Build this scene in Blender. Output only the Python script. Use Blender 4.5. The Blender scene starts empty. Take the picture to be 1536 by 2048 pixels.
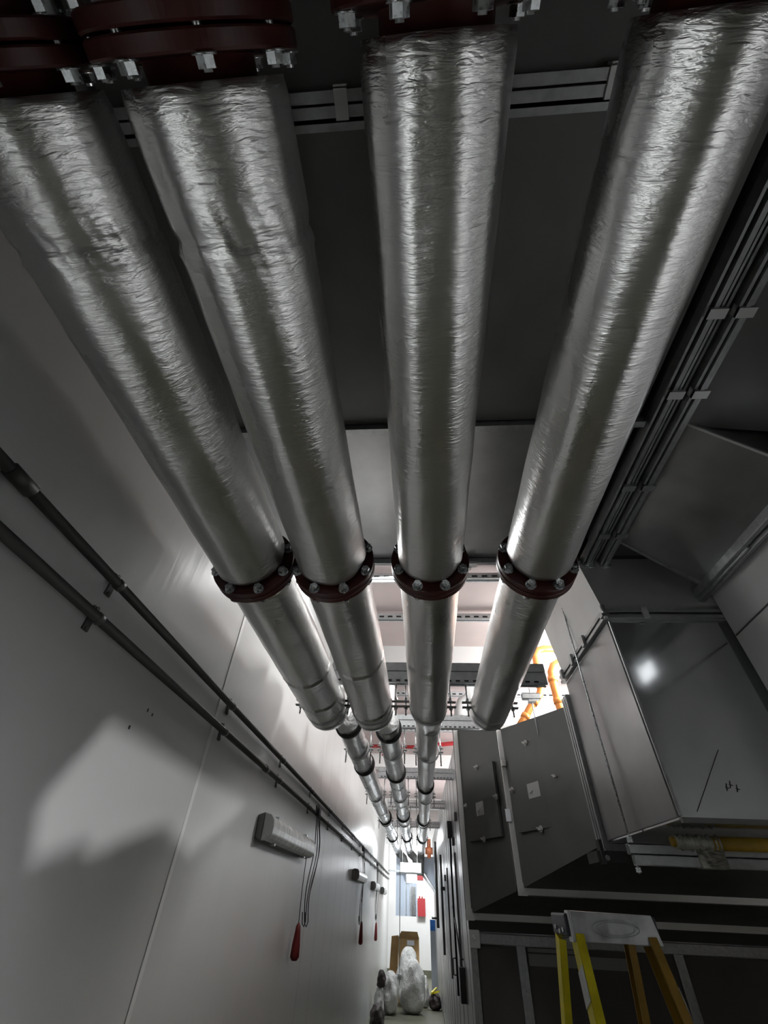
import bpy, math, random
from mathutils import Vector, Matrix
random.seed(7)
S = bpy.context.scene
COL = S.collection
H = 1.7                      # height of the camera above the floor; all builders take z relative to it

# ------------------------------------------------------------------ camera
Rm = ((0.99765859, 0.05881151, 0.03489405), (-0.01489947, 0.68486126, -0.72838115), (-0.06674839, 0.72615581, 0.68413398))
cam_d = bpy.data.cameras.new('camera'); cam = bpy.data.objects.new('camera', cam_d); COL.objects.link(cam)
rx, ry, rz = Vector(Rm[0]).normalized(), -Vector(Rm[1]), -Vector(Rm[2]).normalized()
ry = rz.cross(rx).normalized(); rx = ry.cross(rz)
cam.matrix_world = Matrix(((rx.x, ry.x, rz.x, 0), (rx.y, ry.y, rz.y, 0), (rx.z, ry.z, rz.z, H), (0, 0, 0, 1)))
cam_d.sensor_fit = 'VERTICAL'; cam_d.sensor_height = 24; cam_d.lens = 832.434 / 2048 * 24
cam_d.clip_start = 0.01; cam_d.clip_end = 100
S.camera = cam
# ------------------------------------------------------------------ view and world
S.view_settings.view_transform = 'Standard'; S.view_settings.look = 'None'
S.view_settings.gamma = 1; S.view_settings.use_curve_mapping = False
S.view_settings.exposure = 0.22
W = bpy.data.worlds.new('world'); S.world = W; W.use_nodes = True
W.node_tree.nodes['Background'].inputs[0].default_value = (.75, .85, 1, 1)
W.node_tree.nodes['Background'].inputs[1].default_value = 0.02

def area(name, loc, to, size, power, color=(1, 1, 1), spread=180):
    l = bpy.data.lights.new(name, 'AREA'); l.shape = 'RECTANGLE'; l.size, l.size_y = size
    l.energy = power; l.color = color; l.spread = math.radians(spread)
    o = bpy.data.objects.new(name, l); COL.objects.link(o)
    p = Vector((loc[0], loc[1], loc[2] + H)); q = Vector((to[0], to[1], to[2] + H))
    o.location = p; o.rotation_euler = (q - p).to_track_quat('-Z', 'Y').to_euler()
    return o
# lamps of the room, plus added fill and patch lights
def point(name, loc, power, rad, color=(1, 1, 1)):
    l = bpy.data.lights.new(name, 'POINT'); l.energy = power; l.shadow_soft_size = rad; l.color = color
    o = bpy.data.objects.new(name, l); COL.objects.link(o); o.location = (loc[0], loc[1], loc[2] + H); return o
point('light_wall_patch', (1.3, 1.3, -1.0), 100, .006)  # added unseen source inside the box that throws the left wall patch
area('light_batten_ceiling', (-.70, 3.2, 2.19), (-.60, 3.2, 0), (.12, 1.3), 19)
point('light_bay_near', (2.1, 4.3, 1.85), 230, .3)
point('light_bay_middle', (2.3, 7.6, 1.9), 200, .3)
point('light_bay_far', (2.3, 12.0, 1.9), 150, .12)
area('light_end', (-.25, 13.2, 1.2), (-.25, 13.0, -1), (.5, .3), 120, (.93, .97, 1))
area('light_end_wall', (.3, 17.5, 1.6), (.0, 18.5, -.5), (.8, .6), 120, (.95, .98, 1))
area('light_fill_left', (.25, -.1, -1.25), (-1.02, .35, -.85), (.4, .4), 8.5, (.97, .98, 1), 70)  # added fill: brightens the low left wall mirrored in the pipes
area('light_fill_right', (.45, .1, -1.25), (1.89, .7, -.65), (.4, .4), 16, (.97, .98, 1), 80)  # added fill on the right wall for the pipes' other bright band

# ------------------------------------------------------------------ materials
def mat(name, base, rough=.5, metal=0., noise=None, bump=None, spec=.5, emit=None, alpha=None, trans=None):
    m = bpy.data.materials.new(name); m.use_nodes = True
    nt = m.node_tree; N = nt.nodes; L = nt.links; b = N['Principled BSDF']
    b.inputs['Base Color'].default_value = (*base, 1); b.inputs['Roughness'].default_value = rough
    b.inputs['Metallic'].default_value = metal; b.inputs['Specular IOR Level'].default_value = spec
    tc = N.new('ShaderNodeTexCoord'); co = tc.outputs['Object']
    if noise:                                # (scale xyz, amount, rough amount)
        mp = N.new('ShaderNodeMapping'); mp.inputs['Scale'].default_value = noise[0]; L.new(co, mp.inputs[0])
        n = N.new('ShaderNodeTexNoise'); n.inputs['Scale'].default_value = 1; n.inputs['Detail'].default_value = 5
        L.new(mp.outputs[0], n.inputs[0])
        r = N.new('ShaderNodeMapRange'); r.inputs['From Min'].default_value = .3; r.inputs['From Max'].default_value = .7
        r.inputs['To Min'].default_value = 1 - noise[1]; r.inputs['To Max'].default_value = 1 + noise[1]
        L.new(n.outputs[0], r.inputs[0])
        h = N.new('ShaderNodeVectorMath'); h.operation = 'SCALE'; h.inputs[0].default_value = base
        L.new(r.outputs[0], h.inputs['Scale']); L.new(h.outputs[0], b.inputs['Base Color'])
        r2 = N.new('ShaderNodeMapRange'); r2.inputs['From Min'].default_value = .3; r2.inputs['From Max'].default_value = .7
        r2.inputs['To Min'].default_value = max(.03, rough - noise[2]); r2.inputs['To Max'].default_value = rough + noise[2]
        L.new(n.outputs[0], r2.inputs[0]); L.new(r2.outputs[0], b.inputs['Roughness'])
    prev = None
    for sc, st, dist, det in (bump or ()):
        mp = N.new('ShaderNodeMapping'); mp.inputs['Scale'].default_value = sc; L.new(co, mp.inputs[0])
        n = N.new('ShaderNodeTexNoise'); n.inputs['Scale'].default_value = 1; n.inputs['Detail'].default_value = det
        n.inputs['Distortion'].default_value = dist; L.new(mp.outputs[0], n.inputs[0])
        bp = N.new('ShaderNodeBump'); bp.inputs['Strength'].default_value = 1; bp.inputs['Distance'].default_value = st
        L.new(n.outputs[0], bp.inputs['Height'])
        if prev: L.new(prev, bp.inputs['Normal'])
        prev = bp.outputs[0]
    if prev: L.new(prev, b.inputs['Normal'])
    if emit:
        b.inputs['Emission Color'].default_value = (*emit[0], 1); b.inputs['Emission Strength'].default_value = emit[1]
    if trans: b.inputs['Transmission Weight'].default_value = trans
    if alpha is not None: b.inputs['Alpha'].default_value = alpha
    return m

def foil_mat(name, base, rough):
    """aluminium foil facing: long soft dents, short crinkles across the pipe gathered in patches, fine scrim"""
    m = bpy.data.materials.new(name); m.use_nodes = True
    nt = m.node_tree; N = nt.nodes; L = nt.links; b = N['Principled BSDF']
    b.inputs['Base Color'].default_value = (*base, 1); b.inputs['Roughness'].default_value = rough; b.inputs['Metallic'].default_value = 1
    tc = N.new('ShaderNodeTexCoord'); co = tc.outputs['Object']
    def noise(sc, dist=0, det=3):
        mp = N.new('ShaderNodeMapping'); mp.inputs['Scale'].default_value = sc; L.new(co, mp.inputs[0])
        n = N.new('ShaderNodeTexNoise'); n.inputs['Scale'].default_value = 1; n.inputs['Detail'].default_value = det
        n.inputs['Distortion'].default_value = dist; L.new(mp.outputs[0], n.inputs[0]); return n.outputs[0]
    def ridge(x):
        a = N.new('ShaderNodeMath'); a.operation = 'SUBTRACT'; L.new(x, a.inputs[0]); a.inputs[1].default_value = .5
        c = N.new('ShaderNodeMath'); c.operation = 'ABSOLUTE'; L.new(a.outputs[0], c.inputs[0])
        d = N.new('ShaderNodeMapRange'); L.new(c.outputs[0], d.inputs[0]); d.inputs['From Max'].default_value = .06
        d.inputs['To Min'].default_value = 1; d.inputs['To Max'].default_value = 0; return d.outputs[0]
    def bump(h, dist, prev):
        bp = N.new('ShaderNodeBump'); bp.inputs['Distance'].default_value = dist; L.new(h, bp.inputs['Height'])
        if prev: L.new(prev, bp.inputs['Normal'])
        return bp.outputs[0]
    mask = N.new('ShaderNodeMapRange'); L.new(noise((3, 2.2, 3), 0, 2), mask.inputs[0])
    mask.inputs['From Min'].default_value = .42; mask.inputs['From Max'].default_value = .66
    cr = N.new('ShaderNodeMath'); cr.operation = 'MULTIPLY'
    L.new(ridge(noise((11, 34, 11), 1.2, 2)), cr.inputs[0]); L.new(mask.outputs[0], cr.inputs[1])
    p = bump(noise((14, .9, 14), .3, 1), .005, None)
    p = bump(noise((8, 26, 8), 0, 3), .0022, p)
    m2 = N.new('ShaderNodeMath'); m2.operation = 'MULTIPLY'; L.new(noise((16, 62, 16), 1.5, 3), m2.inputs[0]); L.new(mask.outputs[0], m2.inputs[1]); p = bump(m2.outputs[0], .0022, p)
    p = bump(noise((24, 100, 24), .8, 4), .0019, p)
    p = bump(noise((70, 240, 70), .8, 2), .0005, p)
    L.new(p, b.inputs['Normal'])
    r = N.new('ShaderNodeMapRange'); L.new(noise((5, 1.5, 5), 0, 3), r.inputs[0]); r.inputs['From Min'].default_value = .3; r.inputs['From Max'].default_value = .7
    r.inputs['To Min'].default_value = rough - .07; r.inputs['To Max'].default_value = rough + .08
    L.new(r.outputs[0], b.inputs['Roughness'])
    return m

def panel_wall_mat():
    """white coated sandwich panels with a fine vertical micro rib and faint seams"""
    m = bpy.data.materials.new('wall_panel'); m.use_nodes = True
    nt = m.node_tree; N = nt.nodes; L = nt.links; b = N['Principled BSDF']
    b.inputs['Base Color'].default_value = (.56, .57, .56, 1); b.inputs['Roughness'].default_value = .33
    g = N.new('ShaderNodeNewGeometry'); sx = N.new('ShaderNodeSeparateXYZ'); L.new(g.outputs['Position'], sx.inputs[0])
    md = N.new('ShaderNodeMath'); md.operation = 'PINGPONG'; L.new(sx.outputs[1], md.inputs[0]); md.inputs[1].default_value = .29
    mr = N.new('ShaderNodeMapRange'); L.new(md.outputs[0], mr.inputs[0]); mr.inputs['From Min'].default_value = 0; mr.inputs['From Max'].default_value = .012
    bp = N.new('ShaderNodeBump'); bp.inputs['Distance'].default_value = .004; 
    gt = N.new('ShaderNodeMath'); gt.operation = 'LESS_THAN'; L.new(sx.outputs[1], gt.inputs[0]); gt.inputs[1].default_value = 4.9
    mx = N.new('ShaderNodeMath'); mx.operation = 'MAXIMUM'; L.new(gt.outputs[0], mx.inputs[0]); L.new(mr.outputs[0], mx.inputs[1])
    L.new(mx.outputs[0], bp.inputs['Height'])
    mp = N.new('ShaderNodeMapping'); mp.inputs['Scale'].default_value = (1, 5, .25); L.new(g.outputs['Position'], mp.inputs[0])
    n = N.new('ShaderNodeTexNoise'); n.inputs['Scale'].default_value = 1; n.inputs['Detail'].default_value = 4; L.new(mp.outputs[0], n.inputs[0])
    b2 = N.new('ShaderNodeBump'); b2.inputs['Distance'].default_value = .02; b2.inputs['Strength'].default_value = .35; L.new(n.outputs[0], b2.inputs['Height']); L.new(bp.outputs[0], b2.inputs['Normal'])
    L.new(b2.outputs[0], b.inputs['Normal'])
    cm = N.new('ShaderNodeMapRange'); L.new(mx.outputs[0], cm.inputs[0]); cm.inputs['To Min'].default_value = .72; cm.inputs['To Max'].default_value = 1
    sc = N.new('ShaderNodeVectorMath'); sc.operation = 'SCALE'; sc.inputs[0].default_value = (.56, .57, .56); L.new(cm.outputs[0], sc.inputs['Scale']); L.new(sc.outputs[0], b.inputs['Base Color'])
    return m

M = dict(
    wall=panel_wall_mat(),
    foil=foil_mat('foil_lagging', (.86, .86, .85), .32),
    foil_far=foil_mat('foil_lagging_far', (.72, .73, .73), .25),
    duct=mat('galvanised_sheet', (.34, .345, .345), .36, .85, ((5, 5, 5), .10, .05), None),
    duct_lit=mat('galvanised_sheet_lit', (.46, .47, .46), .4, .35, ((5, 5, 5), .06, .04)),  # lighter copy, stands in for light reflected by the riser top
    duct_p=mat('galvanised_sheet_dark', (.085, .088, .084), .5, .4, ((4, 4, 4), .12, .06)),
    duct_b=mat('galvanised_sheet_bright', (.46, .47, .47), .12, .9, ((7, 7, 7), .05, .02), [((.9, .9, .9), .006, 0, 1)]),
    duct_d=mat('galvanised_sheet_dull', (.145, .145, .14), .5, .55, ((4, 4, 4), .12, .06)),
    flange=mat('galvanised_flange', (.36, .37, .37), .38, .85, ((30, 30, 30), .15, .08)),
    cleat=mat('zinc_cleat', (.62, .63, .62), .4, .5),
    maroon=mat('maroon_primer', (.060, .012, .010), .42, .0, ((20, 20, 20), .2, .08)),
    zinc=mat('zinc_bolt', (.60, .63, .64), .3, .9, ((90, 90, 90), .2, .1)),
    rubber=mat('black_band', (.014, .014, .014), .5),
    conduit=mat('galvanised_conduit', (.085, .085, .08), .5, .4),
    saddle=mat('conduit_saddle', (.12, .12, .115), .5, .4),
    board=mat('pink_ceiling_board', (.55, .47, .455), .8, 0, ((3, 3, 3), .05, .02)),
    greywall=mat('grey_panel', (.36, .36, .355), .5, 0, ((2, 2, 2), .06, .04)),
    white=mat('white_paint', (.72, .72, .71), .6, 0, ((2, 2, 2), .04, .03)),
    concrete=mat('grey_concrete_floor', (.11, .112, .078), .6, 0, ((4, 4, 4), .25, .1), [((30, 30, 30), .002, 0, 4)]),
    strut=mat('strut_channel', (.60, .62, .63), .45, .35, ((25, 25, 25), .12, .08)),
    slot=mat('strut_slot_void', (.02, .02, .02), .8),
    steel_b=mat('brushed_steel_casing', (.55, .55, .555), .33, .6, ((.5, 9, .25), .12, .06), [((.4, 6, .3), .012, 0, 3)]),
    dark=mat('dark_recess_sheet', (.05, .05, .048), .6, .3),
    panel=mat('dark_brown_panel', (.07, .064, .062), .6, 0, ((3, 3, 3), .2, .05)),
    sticker=mat('pale_paper_label', (.25, .25, .245), .7),
    sticker_w=mat('white_label', (.75, .78, .82), .6),
    knob=mat('cast_latch', (.32, .32, .31), .45, .4),
    yellow=mat('yellow_fibreglass', (.52, .44, .008), .42, 0, ((14, 14, 14), .22, .08)),
    amber=mat('amber_fibreglass', (.22, .125, .01), .45, 0, ((14, 14, 14), .2, .08)),
    alu=mat('dull_aluminium', (.52, .53, .53), .38, .8, ((25, 25, 25), .15, .1), [((40, 40, 40), .001, 0, 3)]),
    blackp=mat('navy_black_plastic', (.012, .013, .022), .45),
    tube=mat('yellow_foam_tube', (.30, .185, .012), .6, 0, ((20, 20, 20), .15, .05)),
    wrap=mat('crumpled_clear_tape', (.42, .41, .36), .16, .35, ((30, 60, 30), .3, .08), [((12, 90, 40), .006, 1, 3)]),
    copper=mat('orange_pipe', (.72, .27, .07), .33, .35, ((9, 9, 9), .15, .08)),
    lamp_body=mat('lamp_body_grey', (.16, .16, .15), .5),
    lamp_cover=mat('clear_ribbed_lamp_cover', (.42, .43, .42), .25, .1, ((3, 80, 3), .12, .05), [((3, 140, 3), .002, 0, 1)]),
    lamp_on=mat('lit_lamp_tube', (.9, .9, .9), .5, emit=((.93, .96, 1), 9)),
    lamp_small=mat('lit_bulkhead_cover', (.9, .9, .9), .5, emit=((.93, .96, 1), 2.2)),
    cable=mat('black_cable', (.018, .018, .018), .5),
    red=mat('red_plastic', (.16, .012, .012), .45),
    redb=mat('bright_red_paint', (.36, .02, .025), .5),
    blue=mat('blue_board', (.02, .17, .60), .5),
    palegrey=mat('pale_blue_grey_panel', (.42, .48, .56), .5),
    card=mat('brown_cardboard', (.42, .27, .12), .8, 0, ((6, 6, 6), .12, .02)),
    bag=mat('white_rubble_bag', (.62, .62, .60), .45, 0, ((7, 7, 7), .1, .05), [((9, 9, 5), .05, 1, 4), ((30, 30, 20), .012, 1, 3)]),
    bagdark=mat('dark_sack', (.03, .018, .018), .6, 0, ((7, 7, 7), .2, .05), [((12, 12, 8), .04, 1, 4)]),
    print=mat('printed_ink', (.03, .03, .03), .6),
    orange=mat('orange_label', (.75, .25, .12), .5),
    gloss_white=mat('glossy_white_elbow', (.62, .62, .62), .35),
)

# ------------------------------------------------------------------ mesh collector
class MB:
    def __init__(s): s.v = []; s.f = []; s.sm = []
    def add(s, vs, fs, smooth=False):
        o = len(s.v); s.v += [tuple(v) for v in vs]
        for f in fs: s.f.append([o + i for i in f]); s.sm.append(smooth)
        return s
    def hexa(s, p):   # eight corners: bottom four then top four, same winding
        return s.add(p, [(3, 2, 1, 0), (4, 5, 6, 7), (0, 1, 5, 4), (1, 2, 6, 5), (2, 3, 7, 6), (3, 0, 4, 7)])
    def box(s, a, b):
        (x0, y0, z0), (x1, y1, z1) = a, b
        x0, x1 = sorted((x0, x1)); y0, y1 = sorted((y0, y1)); z0, z1 = sorted((z0, z1))
        return s.hexa([(x0, y0, z0), (x1, y0, z0), (x1, y1, z0), (x0, y1, z0), (x0, y0, z1), (x1, y0, z1), (x1, y1, z1), (x0, y1, z1)])
    def bar(s, p, q, w, h, up=(0, 0, 1)):   # rectangular bar from p to q
        p, q = Vector(p), Vector(q); d = (q - p).normalized(); u = Vector(up); sd = d.cross(u)
        if sd.length < 1e-4: u = Vector((0, 1, 0)); sd = d.cross(u)
        sd.normalize(); u = sd.cross(d).normalized(); a = sd * w / 2; b = u * h / 2
        return s.hexa([p - a - b, p + a - b, p + a + b, p - a + b, q - a - b, q + a - b, q + a + b, q - a + b])
    def chan(s, p, q, w, h, t=.004, up=(0, 0, 1)):   # U channel, open on the -up side
        p, q = Vector(p), Vector(q); d = (q - p).normalized(); u = Vector(up); sd = d.cross(u).normalized(); u = sd.cross(d).normalized()
        s.bar(p + u * (h / 2 - t / 2), q + u * (h / 2 - t / 2), w, t, up)
        for k in (-1, 1):
            o = sd * k * (w / 2 - t / 2); s.bar(p + o, q + o, t, h, up)
            o2 = sd * k * (w / 2 - w * .12) - u * (h / 2 - t / 2); s.bar(p + o2, q + o2, w * .24, t, up)
        return s
    def tube(s, path, r, n=16, caps=True, smooth=True):
        P = [Vector(p) for p in path]; rs = r if isinstance(r, (list, tuple)) else [r] * len(P)
        t0 = (P[1] - P[0]).normalized(); ref = Vector((0, 0, 1)) if abs(t0.z) < .9 else Vector((1, 0, 0))
        nrm = (ref - t0 * ref.dot(t0)).normalized(); vs = []; fs = []
        for i, p in enumerate(P):
            t = (P[min(i + 1, len(P) - 1)] - P[max(i - 1, 0)]).normalized()
            nrm = (nrm - t * nrm.dot(t)).normalized(); bn = t.cross(nrm)
            for k in range(n):
                a = 2 * math.pi * k / n; vs.append(p + (nrm * math.cos(a) + bn * math.sin(a)) * rs[i])
        for i in range(len(P) - 1):
            for k in range(n):
                k2 = (k + 1) % n; fs.append((i * n + k, i * n + k2, (i + 1) * n + k2, (i + 1) * n + k))
        s.add(vs, fs, smooth)
        if caps:
            o = len(s.v) - len(vs); s.f.append([o + k for k in range(n)][::-1]); s.sm.append(False)
            s.f.append([o + (len(P) - 1) * n + k for k in range(n)]); s.sm.append(False)
        return s
    def ring(s, c, ax, r0, r1, t, n=48, bev=.003):  # flat annulus, centre c, axis ax, thickness t
        ax = Vector(ax).normalized(); c = Vector(c); ref = Vector((0, 0, 1)) if abs(ax.z) < .9 else Vector((1, 0, 0))
        u = (ref - ax * ref.dot(ax)).normalized(); w = ax.cross(u)
        prof = [(r0, -t / 2), (r1 - bev, -t / 2), (r1, -t / 2 + bev), (r1, t / 2 - bev), (r1 - bev, t / 2), (r0, t / 2)]
        vs = []; fs = []; m = len(prof)
        for k in range(n):
            a = 2 * math.pi * k / n; d = u * math.cos(a) + w * math.sin(a)
            for rr, h in prof: vs.append(c + d * rr + ax * h)
        for k in range(n):
            k2 = (k + 1) % n
            for j in range(m): j2 = (j + 1) % m; fs.append((k * m + j, k * m + j2, k2 * m + j2, k2 * m + j))
        return s.add(vs, fs)
    def prism(s, poly, off):   # polygon extruded by vector
        off = Vector(off); n = len(poly); a = [Vector(p) for p in poly]; vs = a + [p + off for p in a]
        return s.add(vs, [list(range(n))[::-1], list(range(n, 2 * n))] + [(i, (i + 1) % n, n + (i + 1) % n, n + i) for i in range(n)])

def build(name, mb, m, parent=None, bevel=0):
    me = bpy.data.meshes.new(name)
    vs = [(v[0], v[1], v[2] + H) for v in mb.v]
    if parent is not None: base = Vector(parent['_base'])
    else:
        xs, ys, zs = zip(*vs); base = Vector(((min(xs) + max(xs)) / 2, (min(ys) + max(ys)) / 2, min(zs)))
    me.from_pydata([tuple(Vector(v) - base) for v in vs], [], mb.f)
    me.polygons.foreach_set('use_smooth', mb.sm); me.materials.append(M[m] if isinstance(m, str) else m); me.validate(); me.update()
    bm_fix(me)
    o = bpy.data.objects.new(name, me); COL.objects.link(o); o['_base'] = tuple(base)
    if parent is not None: o.parent = parent
    else: o.location = base
    if bevel:
        b = o.modifiers.new('bevel', 'BEVEL'); b.width = bevel; b.segments = 2; b.limit_method = 'ANGLE'
    return o
import bmesh
def bm_fix(me):
    bm = bmesh.new(); bm.from_mesh(me); bmesh.ops.recalc_face_normals(bm, faces=bm.faces); bm.to_mesh(me); bm.free()
def tag(o, label, cat, group=None):
    o['label'] = label; o['category'] = cat
    if group: o['group'] = group
    return o
def thing(name, label, cat, base, group=None):
    o = bpy.data.objects.new(name, None); COL.objects.link(o); o.empty_display_size = .05
    o.location = (base[0], base[1], base[2] + H); o['_base'] = tuple(o.location)
    return tag(o, label, cat, group)
def struct(name, mb, m): o = build(name, mb, m); o['kind'] = 'structure'; return o

# ================================================================== the setting
F = -1.7; CE = 2.3; WL = -1.02
struct('floor', MB().box((-1.2, -3.2, F - .1), (3.6, 20.3, F)), 'concrete')
struct('ceiling', MB().box((-1.2, -3.2, CE), (3.6, 20.3, CE + .1)), 'board')
struct('wall_left', MB().box((WL - .1, -3.2, F), (WL, 20.3, CE)), 'wall')
struct('wall_end', MB().box((WL, 20.0, F), (3.5, 20.1, CE)), 'white')
struct('wall_back', MB().box((WL, -3.1, F), (3.5, -3.0, CE)), 'greywall')
struct('wall_right', MB().box((1.89, -3.0, F), (1.99, 2.40, CE)), 'greywall')
struct('wall_return', MB().box((1.99, 2.30, F), (3.5, 2.40, CE)), 'duct_d')
struct('wall_far_right', MB().box((3.4, 2.4, F), (3.5, 20.0, CE)), 'white')
struct('baseboard_end', MB().box((WL, 19.97, F), (3.4, 20.0, F + .16)), 'concrete')
struct('trim_1', MB().box((WL, 2.205, F), (WL + .004, 2.235, CE)), 'white')  # white strip paints in the bright reflection along the panel joint
k = 2
for y in (4.84, 9.9, 15.0):
    struct('trim_%d' % k, MB().box((WL, y, 2.06), (3.4, y + .25, CE)), 'white'); k += 1

struct('trim_5', MB().bar((1.888, 2.39, 1.215), (1.888, -1.0, 1.40), .008, .006), 'dark')
struct('trim_6', MB().box((1.886, 1.18, F), (1.892, 1.19, 1.79)), 'dark')
# ================================================================== overhead ducts
t = thing('overhead_duct', 'wide flat galvanised duct running above the four lagged pipes, with cross joints', 'duct', (.1, .5, 1.85))
for n_, (y0, y1, mt) in enumerate(((-2.6, .05, 'duct_d'), (.11, 1.28, 'duct_d'), (1.32, 2.46, 'duct'))):  # last section gets a lighter sheet for its brighter reflection
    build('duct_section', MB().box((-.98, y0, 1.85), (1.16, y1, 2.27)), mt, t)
for y, w in ((.045, .028), (.08, .028), (.115, .02), (1.30, .035), (2.475, .03)):
    f = build('joint_flange', MB().box((-1.0, y - w / 2, 1.805), (1.18, y + w / 2, 1.85)).box((-1.0, y - w / 2, 1.845), (1.18, y + w / 2, 1.85)), 'flange', t)
for x in (.30, -.20, .62): build('cleat', MB().box((x - .02, .025, 1.797), (x + .02, .10, 1.812)).box((x - .02, .02, 1.797), (x + .02, .028, 1.84)), 'cleat', t)
for x in (.43, -.1): build('cleat', MB().box((x - .03, 2.45, 1.79), (x + .03, 2.5, 1.81)).box((x - .025, 2.49, 1.78), (x - .01, 2.52, 1.80)), 'cleat', t)

t = thing('side_duct', 'galvanised side duct with a downward sloping belly, right of the twin channel rails', 'duct', (1.6, 1.0, 1.5))
prof = lambda y, yr: [(1.20, y, 1.85), (1.41, y, 1.85), (1.81, yr, 1.54), (1.87, yr, 1.54), (1.87, yr, 2.25), (1.20, y, 2.25)]
def loft(a, b):
    n = len(a); return MB().add(a + b, [list(range(n)), list(range(n, 2 * n))[::-1]] + [(i, (i + 1) % n, n + (i + 1) % n, n + i) for i in range(n)])
build('duct_section', loft(prof(1.33, 1.38), prof(2.28, 2.33)), 'duct', t)
build('duct_section', MB().hexa([(1.20, -2.6, 1.85), (1.87, -2.6, 1.80), (1.87, 1.37, 1.80), (1.20, 1.32, 1.85), (1.20, -2.6, 2.25), (1.87, -2.6, 2.25), (1.87, 1.37, 2.25), (1.20, 1.32, 2.25)]), 'duct_d', t)
build('duct_section', MB().box((1.42, 1.40, 1.862), (2.3, 2.47, 2.25)), 'duct_d', t)
build('edge_fold', MB().bar((1.41, 1.33, 1.845), (1.82, 1.38, 1.535), .012, .014), 'cleat', t, .001)
build('edge_fold', MB().bar((1.41, 2.285, 1.845), (1.81, 2.335, 1.535), .02, .016), 'flange', t, .001)
b = MB().bar((1.815, 1.36, 1.515), (1.815, 2.43, 1.515), .03, .05).bar((1.85, 1.4, 1.50), (1.85, 2.45, 1.50), .022, .06).bar((1.83, 1.9, 1.485), (1.83, 2.46, 1.485), .016, .02)
build('joint_flange', b, 'flange', t, .002)
b = MB()
for x, w, z in ((1.205, .012, 1.80), (1.235, .02, 1.79), (1.262, .010, 1.80), (1.325, .014, 1.79), (1.350, .02, 1.78), (1.378, .010, 1.80), (1.30, .012, 1.825)):
    b.box((x - w / 2, -2.5, z), (x + w / 2, 2.49, z + .055))
build('twin_rail', b, 'flange', t)
for x in (1.24, 1.35):
    for y in (.2, .75, 1.12, 1.72, 2.15): build('cleat', MB().box((x - .035, y - .02, 1.772), (x + .035, y + .02, 1.79)).box((x - .035, y - .02, 1.775), (x - .028, y + .02, 1.82)), 'cleat' if y < 1.5 else 'flange', t)
for x in (1.24, 1.35): build('corner_bolt', MB().tube([(x, 2.47, 1.77), (x, 2.52, 1.77)], .012, 8).box((x - .03, 2.46, 1.765), (x + .03, 2.475, 1.82)), 'zinc', t)

# riser duct
t = thing('riser_duct', 'tall galvanised riser duct with a waist flange, top right behind the hanging rod', 'duct', (1.54, 2.95, .33))
build('duct_body', MB().box((1.22, 2.44, .33), (2.3, 3.45, 1.34)), 'duct_b', t)
build('side_shade_sheet', MB().box((1.212, 2.46, .34), (1.22, 3.44, 1.33)), 'duct', t)  # added darker sheet, dims the bright reflection on the side face
build('duct_top', MB().hexa([(1.21, 2.44, 1.40), (2.3, 2.44, 1.40), (2.3, 3.45, 1.40), (1.21, 3.45, 1.40), (1.165, 2.48, 1.84), (2.3, 2.48, 1.84), (2.3, 3.5, 1.84), (1.165, 3.5, 1.84)]), 'duct_lit', t)
def collar(z0, z1, e):
    x0, x1, y0, y1 = 1.22 - e, 2.3, 2.44 - e, 3.45 + e
    return MB().box((x0, y0, z0), (x1, 2.44, z1)).box((x0, 2.44, z0), (1.22, y1, z1))
build('duct_top', MB().box((1.165, 2.48, 1.842), (2.3, 3.5, 2.25)), 'duct_d', t)
build('waist_flange', collar(1.34, 1.362, .035), 'flange', t, .002); build('waist_flange', collar(1.378, 1.40, .035), 'flange', t, .002); build('waist_flange', collar(1.362, 1.378, .012), 'duct_d', t)
build('cleat', MB().box((1.42, 2.395, 1.335), (1.455, 2.41, 1.405)), 'cleat', t)
for y in (2.8, 3.1, 3.38): build('cleat', MB().box((1.165, y - .02, 1.335), (1.185, y + .02, 1.41)), 'flange', t)
build('corner_bolt', MB().tube([(1.19, 2.40, 1.32), (1.19, 2.40, 1.42)], .014, 8).box((1.165, 2.385, 1.34), (1.21, 2.43, 1.36)), 'flange', t)
build('corner_edge', MB().bar((1.218, 2.436, .34), (1.218, 2.436, 1.33), .014, .014), 'flange', t, .003)
build('lip', MB().box((1.215, 2.425, .315), (1.89, 2.45, .335)), 'duct_d', t)
b = MB()
for y, w in ((3.47, .03), (3.515, .022), (3.56, .03)):
    b.box((1.185, y - w / 2, .30), (1.24, y + w / 2, 1.25))
build('end_flange', b, 'flange', t, .002)
build('end_flange', MB().box((1.19, 3.45, .29), (2.6, 3.58, .325)), 'flange', t)
build('seam_mark', MB().bar((1.30, 2.4385, .36), (1.52, 2.4385, .62), .003, .002), 'dark', t)
for dx, dz in ((0, 0), (.022, .012), (.045, -.004)):
    build('scribble', MB().bar((1.475 + dx, 2.4380, .445 + dz), (1.485 + dx, 2.4380, .475 + dz), .003, .002).bar((1.475 + dx, 2.4380, .460 + dz), (1.49 + dx, 2.4380, .455 + dz), .003, .002), 'print', t)

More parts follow.
